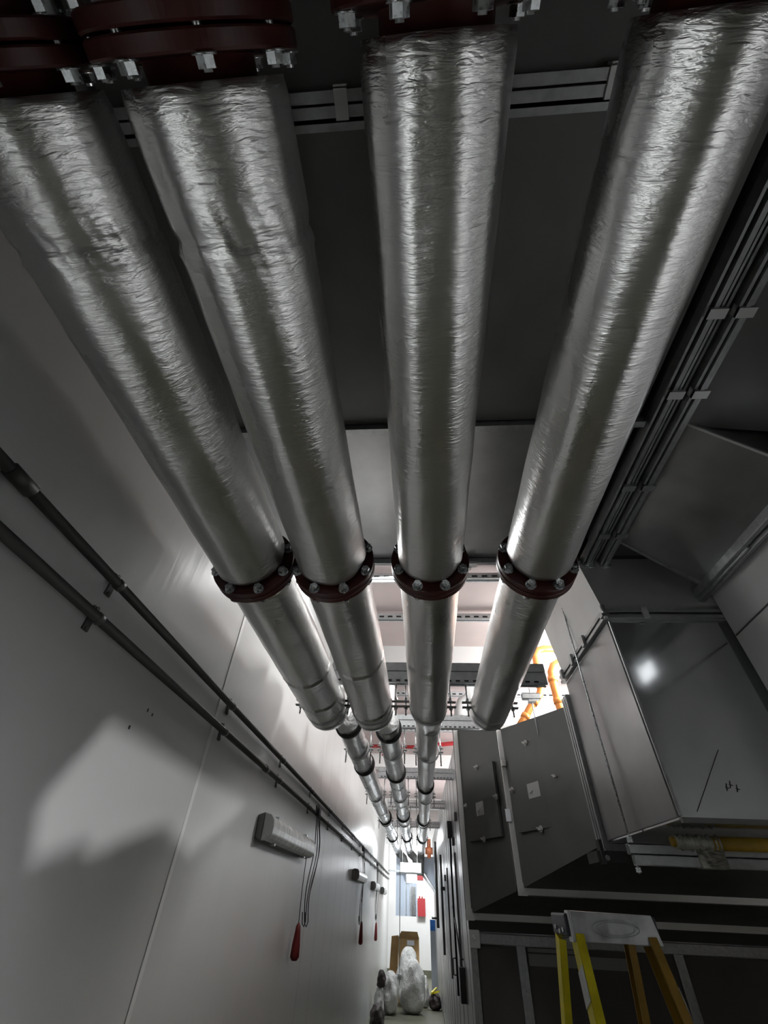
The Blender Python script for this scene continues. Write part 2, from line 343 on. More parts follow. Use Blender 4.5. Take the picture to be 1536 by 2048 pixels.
# expanding duct up to the air handler
t = thing('expanding_duct', 'dark galvanised duct widening towards the air handler, with two latched access hatches', 'duct', (1.6, 4.5, 0))
A = [(1.21, 3.58, .325), (2.6, 3.58, .325), (2.6, 3.58, 1.20), (1.21, 3.58, 1.20)]
B = [(.85, 4.6, .125), (2.95, 4.6, .125), (2.95, 4.6, 1.31), (.85, 4.6, 1.31)]
Cc = [(.49, 5.44, -.045), (3.25, 5.44, -.045), (3.25, 5.44, 1.53), (.49, 5.44, 1.53)]
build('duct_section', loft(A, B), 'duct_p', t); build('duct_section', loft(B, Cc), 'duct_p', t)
def ringf(P, y, e, w):
    (x0, _, z0), (x1, _, z1) = P[0], P[2]; b = MB()
    b.box((x0 - e, y - w, z0 - e), (x0 + .01, y + w, z1 + e)).box((x0 - e, y - w, z0 - e), (x1 + e, y + w, z0 + .01)).box((x0 - e, y - w, z1 - .01), (x1 + e, y + w, z1 + e))
    return b
for P, y in ((B, 4.6), (Cc, 5.42)):
    build('joint_flange', ringf(P, y, .04, .012), 'cleat', t, .003); build('joint_flange', ringf(P, y + .03, .045, .010), 'duct_d', t)
    x0, z0 = P[0][0], P[0][2]
    build('corner_plate', MB().box((x0 - .045, y - .02, z0 - .045), (x0 + .03, y - .012, z0 + .035)).tube([(x0 - .012, y - .015, z0 - .01), (x0 - .012, y - .035, z0 - .01)], .012, 6), 'cleat', t)
build('joint_clip', MB().bar((.835, 4.57, .98), (.835, 4.57, 1.03), .04, .03), 'cleat', t, .004)
build('small_sticker', MB().bar((.812, 4.582, .56), (.812, 4.582, .65), .045, .004), 'sticker_w', t)
U = Vector((.39, -.92, 0)).normalized(); Nn = Vector((-.92, -.39, 0)).normalized(); P0 = Vector((.49, 5.44, 0))
K = math.hypot(.39, .92)
def onside(t_, z, o=0): p = P0 + U * (t_ * K) + Nn * o; return Vector((p.x, p.y, z))
for ta, tb, lab in ((1.03, 1.66, (1.255, 1.42, .68, .785)), (.14, .75, (.35, .50, .655, .765))):
    za, zb = .47, 1.085 if ta > 1 else 1.06
    q = [onside(ta, za, .004), onside(tb, za, .004), onside(tb, zb, .004), onside(ta, zb, .004)]
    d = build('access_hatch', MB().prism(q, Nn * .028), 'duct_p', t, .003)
    tm, zm = (ta + tb) / 2, (za + zb) / 2
    for tt, zz in ((tm, zb), (tm, za), (ta, zm), (tb, zm)):
        c = onside(tt, zz, .03); kb = MB().tube([c, c + Nn * .03], .011, 10).bar(c + Nn * .022 - U * .028 + Vector((0, 0, .01)), c + Nn * .022 + U * .028 - Vector((0, 0, .01)), .012, .008).tube([c, c + Nn * .008], .024, 12)
        build('latch', kb, 'knob', d)
    q = [onside(lab[0], lab[2], .0325), onside(lab[1], lab[2], .0325), onside(lab[1], lab[3], .0325), onside(lab[0], lab[3], .0325)]
    s_ = build('paper_label', MB().prism(q, Nn * .001), 'sticker', d)
    c = onside(lab[0] + .02, lab[2] + .035, .034)
    build('printed_mark', MB().bar(c, c + U * .05 + Vector((0, 0, .014)), .008, .002).bar(c + U * .03 - Vector((0, 0, .012)), c + U * .055 + Vector((0, 0, .02)), .006, .002), 'knob', s_)

# ================================================================== air handler
t = thing('air_handling_unit', 'long metal air handling unit forming the right side of the corridor', 'air handler', (1.9, 11, F))
build('casing', MB().box((.49, 5.52, F + .08), (3.2, 17, 1.50)), 'steel_b', t)
build('plinth', MB().box((.52, 5.56, F), (3.15, 16.9, F + .08)), 'dark', t)
build('frame', MB().box((.47, 5.47, F + .05), (.53, 5.55, -.16)).box((.49, 5.47, -.24), (3.2, 5.53, -.17)).box((.88, 5.48, F + .05), (.96, 5.53, -.2)).box((2.24, 5.48, F + .05), (2.32, 5.53, -.2)), 'flange', t, .004)
build('corner_cap', MB().box((.465, 5.455, -.27), (.56, 5.50, -.15)).tube([(.51, 5.46, -.2), (.51, 5.44, -.2)], .02, 10), 'cleat', t, .006)
build('infill_band', MB().box((.47, 5.46, -.16), (3.2, 5.52, -.06)), 'dark', t)
for x0, x1 in ((.53, .88), (.96, 2.24), (2.32, 3.18)): build('front_panel', MB().box((x0, 5.50, F + .1), (x1, 5.522, -.245)), 'panel', t)
build('nameplate', MB().box((.98, 5.492, -.275), (1.5, 5.50, -.25)).box((.98, 5.492, -.36), (1.9, 5.50, -.285)), 'sticker', t)
b = MB()
for i in range(19):
    y = 5.95 + i * .6; b.box((.486, y - .006, F + .1), (.492, y + .006, 1.49))
b.box((.475, 5.52, .47), (.49, 17, .50)) if 0 else None
build('panel_seam', b, 'flange', t)
for y, z0, z1 in ((6.9, -.6, .50), (8.9, -.75, .45)):
    build('door_bar', MB().box((.468, y - .012, z0), (.488, y + .012, z1)), 'conduit', t)
for y, z in ((8.1, -.5), (6.7, -.42)): build('door_handle', MB().tube([(.488, y, z), (.455, y, z), (.455, y, z - .15), (.488, y, z - .15)], .008, 8), 'cable', t)
for y, z in ((7.0, .62), (9.6, .35), (6.3, .8)): build('hinge', MB().box((.462, y - .05, z - .04), (.49, y + .06, z + .04)), 'conduit', t)
tag(build('junction_box', MB().box((.43, 6.54, -.72), (.488, 6.66, -.47)).tube([(.46, 6.60, -.48), (.46, 6.95, -.27), (.46, 7.6, .0)], .010, 8), 'cable'), 'small black box with a conduit on the air handler side', 'electrical box')
tag(build('drop_pipe', MB().tube([(.455, 7.25, .82), (.455, 7.25, .5), (.455, 7.35, .4), (.455, 7.35, -.75)], .013, 10).box((.425, 7.18, .68), (.488, 7.32, .86)), 'cable'), 'black pipe dropping down the near side of the air handler from a bracket', 'pipe')
tag(build('drop_pipe', MB().tube([(.44, 10.2, .7), (.44, 10.2, -.6)], .018, 10).box((.42, 10.1, .2), (.488, 10.25, .25)), 'conduit'), 'dark vertical pipe against the far half of the air handler', 'pipe')
tag(build('drop_pipe', MB().tube([(.43, 12.6, 1.1), (.43, 12.6, -.35)], .03, 10).tube([(.43, 12.6, -.2), (.30, 12.6, -.2)], .02, 8), 'conduit'), 'thick dark pipe stack at the far end of the air handler', 'pipe')

# ================================================================== main lagged pipes
YAW = .014
def ax(x, y): return x + YAW * y
bolt_me = {}
def flange_pair(parent, x, z, y, rf, rb, th, gap, nb=8, bs=1.0):
    for j, yy in enumerate((y, y + th + gap)):
        c = (ax(x, yy), yy + th / 2, z); f = build('flange', MB().ring(c, (0, 1, 0), .085, rf, th, 112), 'maroon', parent)
        if j == 0: f0 = f
    for k in range(nb):
        a = 2 * math.pi * (k + .5) / nb + .0
        bx, bz = ax(x, y) + rb * math.sin(a), z - rb * math.cos(a)
        key = (round(bs, 2), round(th + gap, 3))
        if key not in bolt_me:
            g = MB(); L_ = 2 * th + gap
            g.tube([(0, -.026 * bs, -H), (0, L_ + .022 * bs, -H)], .0072 * bs, 10)
            g.tube([(0, -.0215 * bs, -H), (0, -.0035 * bs, -H)], .0155 * bs, 6, smooth=False); g.tube([(0, -.0035 * bs, -H), (0, 0, -H)], .020 * bs, 16)
            g.tube([(0, L_, -H), (0, L_ + .003, -H)], .020 * bs, 16); g.tube([(0, L_ + .003, -H), (0, L_ + .018 * bs, -H)], .0155 * bs, 6, smooth=False)
            me = bpy.data.meshes.new('flange_bolt'); me.from_pydata([(v[0], v[1], v[2] + H) for v in g.v], [], g.f)
            me.polygons.foreach_set('use_smooth', g.sm); me.materials.append(M['zinc']); me.update(); bm_fix(me); bolt_me[key] = me
        o = bpy.data.objects.new('flange_bolt', bolt_me[key]); COL.objects.link(o); o.parent = f0
        fb = Vector(f0['_base']); o.location = Vector((bx, y, bz + H)) - fb; o.rotation_euler = (0, random.random() * 3, 0)

def lag(parent, pts, rads, seed, creases=(), name='lagging', m='foil', n=128, step=.012):
    """foil covered insulation swept along a path, with real unevenness and pinched joints"""
    P = []; Rr = []
    for i in range(len(pts) - 1):
        a, b_ = Vector(pts[i]), Vector(pts[i + 1]); L_ = (b_ - a).length; kk = max(1, int(L_ / step))
        for j in range(kk): P.append(a.lerp(b_, j / kk)); Rr.append(rads[i] + (rads[i + 1] - rads[i]) * j / kk)
    P.append(Vector(pts[-1])); Rr.append(rads[-1])
    rnd = random.Random(seed); ph = [rnd.random() * 6.28 for _ in range(8)]
    mb = MB(); mb.tube(P, Rr, n)
    c = 0
    for i, p in enumerate(P):
        for k_ in range(n):
            v = Vector(mb.v[c]); d = v - p; a = 2 * math.pi * k_ / n; y = p.y
            e = .0022 * math.sin(2 * a + ph[0] + .8 * y) + .0013 * math.sin(5 * a + ph[1] + 1.7 * math.sin(y * 2 + ph[2])) + .0009 * math.sin(9 * a + ph[3] + y * 3) + .0008 * math.sin(y * 21 + ph[4] + 2 * math.sin(3 * a)) * math.sin(2 * a + ph[5])
            for yc in creases:
                q = (y - yc - .012 * math.sin(a * 2 + ph[6])) / .011
                e += -.0060 * math.exp(-q * q) + .0030 * math.exp(-(q - 2) ** 2) + .0016 * math.sin(a * 23 + y * 60) * math.sin(a * 7 + ph[7]) * math.exp(-((y - yc) / .05) ** 2)
            mb.v[c] = tuple(p + d * (1 + e / Rr[i])); c += 1
    return build(name, mb, m, parent)

def elbow(x, y, z, r, up):   # centreline quarter bend from +Y to +Z
    return [(ax(x, y) if k == 0 else ax(x, y + r * math.sin(k * math.pi / 16)), y + r * math.sin(k * math.pi / 16), z + r * (1 - math.cos(k * math.pi / 16))) for k in range(9)] + [(ax(x, y + r), y + r, up)]

mains = [(-.668, .138, 'outermost thick foil lagged pipe, beside the left wall', (.20,), (2.35, 2.75)),
         (-.338, .138, 'second thick foil lagged pipe from the left wall, with a pinched joint near the camera', (.205,), (2.2, 2.9)),
         (.050, .125, 'thick foil lagged pipe with a tapered reducer, third from the left wall', (), (2.2,)),
         (.468, .122, 'thick foil lagged pipe beside the channel rails, farthest from the left wall', (), ())]
for i, (x, r, lb, cr1, cr2) in enumerate(mains):
    t = thing('lagged_pipe', lb, 'pipe', (x, 1.5, 1.0 - r), 'thick foil lagged pipes under the overhead duct')
    z = 1.0
    lag(t, [(ax(x, 0), -.005 - .03 * (i > 1), z), (ax(x, .02), .02 - .03 * (i > 1), z), (ax(x, 1.30), 1.30, z), (ax(x, 1.33), 1.325, z)], [r * .97, r, r, r * .93], i, cr1)
    lag(t, [(ax(x, -1.5), -1.5, z), (ax(x, -.2), -.2, z)], [r, r], i + 20, step=.2)
    y1 = 1.42
    if i != 2:
        e = elbow(x, 3.10, z, .17, 1.24)
        lag(t, [(ax(x, y1), y1, z), (ax(x, y1 + .02), y1 + .02, z)] + e, [r * .95, r] + [r] * len(e), i + 10, cr2)
        build('end_band', MB().ring((ax(x, 3.2), 3.10, z), (0, 1, 0), r - .01, r + .003, .02, 56), 'alu', t)
    else:
        lag(t, [(ax(x, y1), y1, z), (ax(x, y1 + .02), y1 + .02, z), (ax(x, 3.05), 3.05, z), (ax(x, 3.36), 3.36, 1.02), (ax(x, 3.50), 3.50, 1.02), (.11, 5.6, 1.02), (.12, 8.3, 1.02), (.12, 11, 1.02), (.11, 14, 1.02)],
            [r * .95, r, r, .092, .088, .084, .084, .084, .084], 13, cr2 + (3.6, 4.6, 6.3, 7.2, 9.2), step=.04)
        for y in (3.46, 5.7, 8.4, 11.0): build('band', MB().ring((.11, y, 1.02), (0, 1, 0), .07, .102 if y > 4 else .094, .03, 40), 'rubber' if y > 4 else 'alu', t)
        build('end_bend', MB().tube([(.11, 14.0, 1.02), (.11, 14.2, .98), (.10, 14.3, .86), (.08, 14.3, .55)], .09, 20), 'conduit', t)
    flange_pair(t, x, z, -.085 - .03 * (i > 1), min(r + .036, .1635), min(r + .019, .15), .024, .004, 8, .9)
    flange_pair(t, x, z, 1.34, min(r + .029, .1635), min(r + .010, .147), .026, .006, 8, 1.0)
    build('stub', MB().tube([(ax(x, -.25), -.25, z), (ax(x, 0), 0, z)], .09, 24), 'maroon', t); build('stub', MB().tube([(ax(x, 1.32), 1.32, z), (ax(x, 1.45), 1.45, z)], .10, 24), 'maroon', t)

for x0, x1, ys, lb in ((-.53, -.50, (3.55, 4.85, 8.43, 11.0), 'thin shiny foil pipe running on down the corridor nearest the left wall'),
                       (-.215, -.20, (3.66, 5.16, 8.08, 10.9), 'thin shiny foil pipe running down the middle, between its two neighbours')):
    t = thing('thin_lagged_pipe', lb, 'pipe', (x0, 9, .93), 'thin foil pipes far down the corridor')
    lag(t, [(x0, 3.46, 1.03), (x0, 4.8, 1.03), (x0 + .01, 8.3, 1.03), (x1, 11, 1.03), (x1, 13.9, 1.03)], [.092] * 2 + [.09] * 3, int(x0 * -90), (4.2, 5.6, 6.8, 7.5, 9.4), m='foil_far', step=.04, n=64)
    for y in ys: build('band', MB().ring((x0 + (x1 - x0) * (y - 3) / 9, y, 1.03), (0, 1, 0), .075, .108, .035, 40), 'rubber', t)
    build('end_bend', MB().tube([(x1, 13.9, 1.03), (x1 + .03, 14.1, .97), (x1 + .15, 14.2, .88), (x1 + .25, 14.2, .6)], .088, 20), 'conduit', t)
t = thing('white_elbow', 'white wrapped pipe elbow with a red flange, behind the end of the rightmost lagged pipe', 'pipe', (.62, 5.75, 1.5))
build('elbow', MB().tube([(.60, 5.75, 1.502), (.60, 5.75, 1.76), (.605, 5.75, 1.86), (.64, 5.75, 1.94), (.71, 5.75, 1.98), (.85, 5.75, 1.99)], .095, 24), 'gloss_white', t)
build('flange', MB().ring((.545, 5.75, 1.66), (-1, .2, .25), .05, .13, .03), 'redb', t)

# ================================================================== supports: beams, rods and clamps
t = thing('cross_beam', 'grey steel strut beam spanning over the pipes, first beam past the overhead duct', 'beam', (.2, 3.0, 1.16), 'strut beams over the pipes')
build('channel', MB().chan((-.60, 3.0, 1.18), (.92, 3.0, 1.18), .06, .08).chan((-.60, 3.0, 1.255), (.92, 3.0, 1.255), .06, .06), 'strut', t)
b = MB()
for i in range(24): b.box((-.55 + i * .06, 2.965, 1.15), (-.52 + i * .06, 2.9695, 1.16))
build('slot_row', b, 'slot', t)
def copy_tree(o, par=None):
    c = o.copy(); COL.objects.link(c)
    if par: c.parent = par
    for ch in list(o.children): copy_tree(ch, c)
    return c
for y, lb in ((4.25, 'second strut beam over the pipes, just behind the elbows'), (6.4, 'third strut beam over the thin pipes, past the white ceiling beam'), (8.7, 'fourth strut beam over the thin pipes, far down the corridor'), (11.2, 'most distant strut beam over the thin pipes')):
    c = copy_tree(t); c['label'] = lb; c.location = Vector(c.location) + Vector((-.12, y - 3.0, .06)); c.scale = (.72, 1, .8)
t = thing('ceiling_strut', 'slotted strut channel under the pink ceiling board, nearest the duct end', 'strut', (.8, 3.26, 2.2), 'strut channels under the ceiling')
build('channel', MB().chan((-1.0, 3.26, 2.22), (2.6, 3.26, 2.22), .07, .06), 'strut', t)
b = MB()
for i in range(36): b.box((-.9 + i * .09, 3.2195, 2.205), (-.85 + i * .09, 3.2245, 2.22))
build('slot_row', b, 'slot', t)
for y, lb in ((4.0, 'slotted strut channel under the pink ceiling, just before the white ceiling beam'), (6.2, 'strut channel under the pink ceiling, just after the nearest white ceiling beam'), (7.9, 'strut channel high over the thin pipes, before the second white ceiling beam'), (11.5, 'farthest strut channel under the ceiling')):
    c = copy_tree(t); c['label'] = lb; c.location = Vector(c.location) + Vector((0, y - 3.26, 0))

def hanger(x, y, z, r, zt, label, group, lower=.07, wide=.045):
    t = thing('pipe_hanger', label, 'pipe clamp', (x, y, z - r), group)
    build('clamp_band', MB().ring((x, y, z), (0, 1, 0), r - .006, r + .005, .035, 48, .001), 'alu', t)
    for s_ in (-1, 1):
        xe = x + s_ * (r + wide / 2 + .006)
        build('ear', MB().bar((x + s_ * r, y, z + .02), (x + s_ * (r + wide + .02), y, z + .02), .03, .008).bar((x + s_ * r, y, z - .012), (x + s_ * (r + wide + .02), y, z - .012), .03, .008), 'knob', t, .002)
        rod = MB().tube([(xe, y, z - lower), (xe, y, zt)], .0055, 8)
        build('threaded_rod', rod, 'zinc', t)
        nm = MB()
        for zz in (z + .032, z - .03, zt - .025): nm.tube([(xe, y, zz), (xe, y, zz + .012)], .0125, 6, smooth=False)
        nm.box((xe - .02, y - .02, zt - .012), (xe + .02, y + .02, zt - .006))
        build('nut', nm, 'zinc', t)
    return t
nm_ = ('pipe beside the left wall', 'second pipe from the left wall', 'pipe with the reducer', 'rightmost pipe')
for i, (x, r, *_r) in enumerate(mains):
    hanger(ax(x, 3.0), 3.0, 1.0, r, 1.16, 'steel clamp on two threaded rods holding the thick ' + nm_[i], 'clamps on the thick pipes')
fn = ('thin pipe nearest the left wall', 'thin middle pipe', 'thin pipe beyond the reducer')
dn = {4.25: 'at the second strut beam', 6.4: 'at the third strut beam', 8.7: 'at the fourth strut beam', 11.2: 'at the most distant beam'}
for y in (4.25, 6.4, 8.7, 11.2):
    for j, x in enumerate((-.52, -.21, .115)):
        hanger(x, y, 1.03 if j < 2 else 1.02, .095, 1.22, 'clamp and rods on the ' + fn[j] + ' ' + dn[y], 'clamps on the thin pipes', .12, .02)

# trapeze and yellow tube below the riser
t = thing('trapeze_hanger', 'strut channel hung on a long thin rod under the riser duct', 'hanger', (1.6, 3.0, .24))
build('strut_channel', MB().chan((1.155, 3.0, .262), (2.6, 3.0, .262), .045, .045).chan((1.17, 3.0, .215), (2.6, 3.0, .215), .042, .042, up=(0, 0, -1)), 'strut', t)
build('threaded_rod', MB().tube([(1.178, 3.0, .16), (1.178, 3.0, 2.29)], .006, 8), 'zinc', t)
build('nut', MB().tube([(1.178, 3.0, .29), (1.178, 3.0, .315)], .016, 6, smooth=False).tube([(1.178, 3.0, .165), (1.178, 3.0, .185)], .014, 6, smooth=False), 'zinc', t)
build('tape_wrap', MB().box((1.50, 2.970, .19), (1.64, 3.03, .29)), 'wrap', t, .004)
t = thing('wrapped_tube', 'yellow tube, its end wound in crumpled clear tape, under the riser duct', 'tube', (1.9, 2.8, .25))
build('tube', MB().tube([(1.50, 2.82, .282), (2.8, 2.82, .282)], .030, 24), 'tube', t)
rr = [.031 + .004 * math.sin(j * 2.3) + .003 * math.sin(j * 5.1) for j in range(26)]
build('tape_wrap', MB().tube([(1.33 + j * .0085, 2.82, .282) for j in range(26)], rr, 24), 'wrap', t)
build('tube_end', MB().tube([(1.315, 2.82, .283), (1.35, 2.82, .283)], .022, 20), 'tube', t)
t = thing('bracket', 'dark angle bracket at the lower corner where riser and widening duct meet', 'bracket', (1.18, 3.3, .26))
build('plate', MB().box((1.12, 3.42, .23), (1.30, 3.62, .285)).box((1.14, 3.40, .22), (1.16, 3.46, .34)), 'dark', t); build('bolt', MB().tube([(1.17, 3.41, .25), (1.17, 3.39, .25)], .014, 6), 'flange', t)

# ================================================================== conduits and wall things
xw = WL + .028
for z, lb in ((.752, 'upper of the two grey conduits running along the left wall'), (.622, 'lower of the two grey conduits running along the left wall')):
    t = thing('wall_conduit', lb, 'conduit', (xw, 8, z - .012), 'conduits on the left wall')
    build('tube', MB().tube([(xw, -2.9, z), (xw, 19.5, z)], .016, 14), 'conduit', t)
    build('coupling', MB().tube([(xw, .62 if z > .7 else 3.1, z), (xw, .70 if z > .7 else 3.17, z)], .0205, 14), 'conduit', t)
    for i in range(15):
        y = 1.14 + i * 1.19 + (0 if z > .7 else -.01)
        build('saddle', MB().tube([(xw, y - .012, z), (xw, y + .012, z)], .0185, 12).box((WL, y - .014, z - .040), (WL + .006, y + .014, z + .040)).tube([(WL, y, z + .034), (WL + .012, y, z + .034)], .007, 8).tube([(WL, y, z - .034), (WL + .012, y, z - .034)], .007, 8), 'saddle', t)

def batten(y0, y1, zc, lit, label):
    t = thing('wall_batten_lamp', label, 'lamp', (WL + .05, (y0 + y1) / 2, zc - .07), 'batten lamps on the left wall')
    build('lamp_body', MB().prism([(WL + .001, y0, zc - .06), (WL + .045, y0, zc - .075), (WL + .045, y0, zc + .075), (WL + .001, y0, zc + .06)], (0, y1 - y0, 0)), 'lamp_body', t, .006)
    prof_ = [(WL + .047, zc + .068), (WL + .085, zc + .06), (WL + .108, zc + .035), (WL + .113, zc), (WL + .108, zc - .035), (WL + .085, zc - .06), (WL + .047, zc - .068)]
    build('lamp_cover', MB().prism([(a, y0 + .01, c) for a, c in prof_], (0, y1 - y0 - .02, 0)), 'lamp_on' if lit == 2 else 'lamp_cover', t, .006)
    build('end_cap', MB().prism([(a + (.004 if a > WL + .05 else 0), y0 - .004, WL * 0 + zc + (c - zc) * 1.06) for a, c in prof_], (0, .03, 0)), 'lamp_body' if lit else 'lamp_cover', t, .004)
    for yy in (y0 + .25, y1 - .25): build('cover_clip', MB().box((WL + .045, yy - .012, zc - .078), (WL + .075, yy + .012, zc - .066)).box((WL + .045, yy - .012, zc + .066), (WL + .075, yy + .012, zc + .078)), 'zinc', t)
batten(3.25, 4.75, .33, 0, 'large unlit batten lamp on the left wall, nearest the camera')
batten(8.6, 10.1, .31, 1, 'second batten lamp on the left wall, dark end cap towards the camera')
batten(12.2, 13.7, .27, 1, 'third batten lamp on the left wall, smaller in view')
batten(15.4, 16.9, .25, 1, 'farthest batten lamp on the left wall')
def cord(y, z0, z1, hz, label):
    t = thing('pull_cord_handle', label, 'pull cord', (WL + .05, y, z1 - hz), 'red handles hanging on cords')
    x = WL + .06
    build('cord', MB().tube([(x, y, z0), (x - .005, y + .01, (z0 + z1) / 2), (x, y + .02, z1)], .003, 6), 'cable', t)
    build('handle', MB().tube([(x, y + .02, z1), (x, y + .02, z1 - .02), (x, y + .02, z1 - .05), (x, y + .02, z1 - hz * .6), (x, y + .02, z1 - hz + .02), (x, y + .02, z1 - hz)], [.006, .018, .022, .032, .036, .020], 14), 'red', t)
cord(4.65, .26, -.14, .21, 'dark red handle on a cord below the nearest batten lamp')
cord(9.9, .24, -.24, .28, 'dark red handle on a cord below the second batten lamp')
cord(13.4, .2, -.33, .3, 'small dark handle on a cord below the third batten lamp')
def loops(y, zt, sc, label, seed):
    rn = random.Random(seed); t = thing('hanging_cables', label, 'cables', (WL + .05, y, zt - .9 * sc), 'loose black cables hanging from the conduits')
    x = WL + .05
    for k_ in range(4):
        s1, s2 = rn.uniform(-.06, .16), rn.uniform(.05, .4)
        pts = []
        for j in range(22):
            q = j / 21; zz = zt - sc * (.12 + .68 * q) if k_ != 2 else zt - sc * (.1 + .5 * q)
            if j == 0: zz = zt
            pts.append((x + .01 * k_, y + s1 * math.sin(q * 3.14) * sc * 1.4 + s2 * math.sin(q * 6.28) * .35 * sc + .05 * k_ * math.sin(q * 3.1), zz))
        if k_ in (1, 3):
            p = pts[-1]; pts += [(p[0], p[1] - .05 * sc, p[2] - .03 * sc), (p[0], p[1] - .14 * sc, p[2] - .01 * sc), (p[0], p[1] - .18 * sc, p[2] + .06 * sc)]
        build('cable', MB().tube(pts, .004, 6), 'cable', t)
    build('tie', MB().tube([(x, y - .02, zt + .02), (x, y + .01, zt - .05)], .018, 8), 'cable', t)
loops(4.95, .66, 1.0, 'tangle of thin black cables hanging by the nearest batten lamp', 3)
loops(9.6, .72, 1.2, 'thin cables hanging by the second batten lamp', 5)
loops(13.2, .70, 1.2, 'thin cables hanging by the third batten lamp', 8)
tag(build('wall_mark', MB().box((WL, 1.62, .50), (WL + .001, 1.628, .512)).box((WL, 1.66, .497), (WL + .001, 1.668, .507)).box((WL, 1.55, .42), (WL + .001, 1.56, .432)), 'print'), 'three tiny dark specks on the left wall below the conduits', 'marks')

# ================================================================== orange pipes
t = thing('orange_pipe', 'orange pipe stepping down from a ceiling elbow, left of the two orange pipes', 'pipe', (1.4, 4.7, 1.34), 'orange pipes')
def sc(p, k=.94): return (p[0] * k, p[1] * k, p[2] * k)
build('pipe', MB().tube([sc(p) for p in ((2.3, 5.0, 2.34), (1.60, 5.0, 2.35), (1.52, 5.0, 2.33), (1.475, 5.0, 2.26), (1.465, 5.0, 2.06), (1.455, 5.0, 1.86), (1.43, 5.0, 1.80), (1.33, 5.0, 1.70), (1.20, 5.0, 1.53), (1.12, 5.0, 1.43))], .038, 20), 'copper', t)
for p, q in (((1.72, 5.0, 2.345), (1.76, 5.0, 2.345)), ((1.80, 5.0, 2.345), (1.82, 5.0, 2.345)), ((1.463, 5.0, 1.95), (1.458, 5.0, 1.88)), ((1.38, 5.0, 1.75), (1.33, 5.0, 1.70)), ((1.24, 5.0, 1.58), (1.21, 5.0, 1.54))):
    build('socket', MB().tube([sc(p), sc(q)], .047, 20), 'copper', t)
t = thing('orange_pipe', 'orange pipe with a hooked bend at its top, right of the two orange pipes', 'pipe', (1.6, 4.5, 1.34), 'orange pipes')
build('pipe', MB().tube([sc(p, .9) for p in ((2.2, 5.0, 2.15), (1.82, 5.0, 2.18), (1.73, 5.0, 2.18), (1.66, 5.0, 2.14), (1.62, 5.0, 2.06), (1.615, 5.0, 1.92), (1.62, 5.0, 1.72), (1.63, 5.0, 1.5))], .04, 20), 'copper', t)
for p, q in (((1.617, 5.0, 2.0), (1.616, 5.0, 1.95)), ((1.62, 5.0, 1.76), (1.622, 5.0, 1.70))): build('socket', MB().tube([sc(p, .9), sc(q, .9)], .049, 20), 'copper', t)
tag(build('strut_bracket', MB().chan((.98, 4.0, 1.42), (1.14, 4.0, 1.42), .05, .05).tube([(1.06, 4.0, 1.1), (1.06, 4.0, 1.50)], .006, 8).box((1.03, 3.97, 1.37), (1.09, 4.03, 1.39)), 'strut'), 'small strut offcut with a short rod left of the orange pipes', 'bracket')
tag(build('rod_bracket', MB().box((1.52, 4.6, 1.40), (1.62, 4.68, 1.52)).tube([(1.57, 4.6, 1.45), (1.57, 4.56, 1.45)], .02, 8).box((1.50, 4.6, 1.40), (1.66, 4.66, 1.415)), 'flange'), 'small steel bracket at the foot of the hooked orange pipe', 'bracket')
tag(build('pipe_stub', MB().tube([(1.885, 1.30, 2.07 - .28), (1.80, 1.30, 2.07 - .28)], [.055, .05], 24), 'maroon'), 'maroon round pipe end on the right wall, cut off by the frame', 'pipe end')

# ================================================================== ladder
t = thing('step_ladder', 'yellow fibreglass step ladder with an aluminium top plate and stickers on its rails', 'ladder', (.72, 2.25, F))
tl = .002
build('top_cap', MB().box((.545, 2.205, -.066), (.875, 2.42, -.004)), 'blackp', t, .006)
pl = MB().hexa([(.565, 2.190, -.078), (.872, 2.190, -.078), (.872, 2.200, -.078), (.565, 2.200, -.078), (.568, 2.196, .004), (.858, 2.196, .0), (.858, 2.206, .0), (.568, 2.206, .004)])
pl = build('front_plate', pl, 'alu', t, .002)
ov = MB()
for sc_, rr_ in ((1, .0022), (.78, .0012)):
    ov.tube([(.72 + .083 * sc_ * math.cos(a * math.pi / 20), 2.1905 + .0001, -.040 + .022 * sc_ * math.sin(a * math.pi / 20)) for a in range(41)], rr_, 6, False)
build('embossed_oval', ov, 'alu', pl)
build('side_flange', MB().box((.556, 2.188, -.08), (.566, 2.235, .004)), 'alu', t, .002)
for x, y, z in ((.548, 2.25, -.05), (.548, 2.30, -.055), (.548, 2.36, -.045)): build('rivet', MB().tube([(x - .008, y, z), (x, y, z)], .007, 10), 'alu', t)
def crail(p, q, w, dpt, side, m, nm='front_rail'):
    p, q = Vector(p), Vector(q); d = (q - p).normalized(); sx = Vector((side, 0, 0)); fy = d.cross(sx).normalized(); b = MB()
    b.bar(p, q, .004, w, fy)                                    # web
    for k_ in (-1, 1): b.bar(p + fy * k_ * w / 2 + sx * dpt / 2, q + fy * k_ * w / 2 + sx * dpt / 2, dpt, .004, fy)
    return build(nm, b, m, t)
crail((.572, 2.225, -.07), (.50, 1.62, F), .075, .028, 1, 'yellow'); crail((.853, 2.225, -.07), (.935, 1.62, F), .075, .028, -1, 'amber')
crail((.548, 2.375, -.07), (.46, 3.00, F), .05, .024, 1, 'yellow', 'rear_rail'); crail((.828, 2.375, -.07), (.90, 3.00, F), .05, .024, -1, 'amber', 'rear_rail')
def lerp(a, b, q): return tuple(a[i] + (b[i] - a[i]) * q for i in range(3))
for a, b_, q0, q1, sx in (((.572, 2.225, -.07), (.50, 1.62, F), .045, .095, -1), ((.853, 2.225, -.07), (.935, 1.62, F), .07, .16, 1)):
    p, q = Vector(lerp(a, b_, q0)), Vector(lerp(a, b_, q1)); o = Vector((sx * .003 + (-.0), 0, 0))
    build('rail_sticker', MB().bar(p + o, q + o, .002, .078, (q - p).cross(Vector((1, 0, 0)))), 'alu', t)
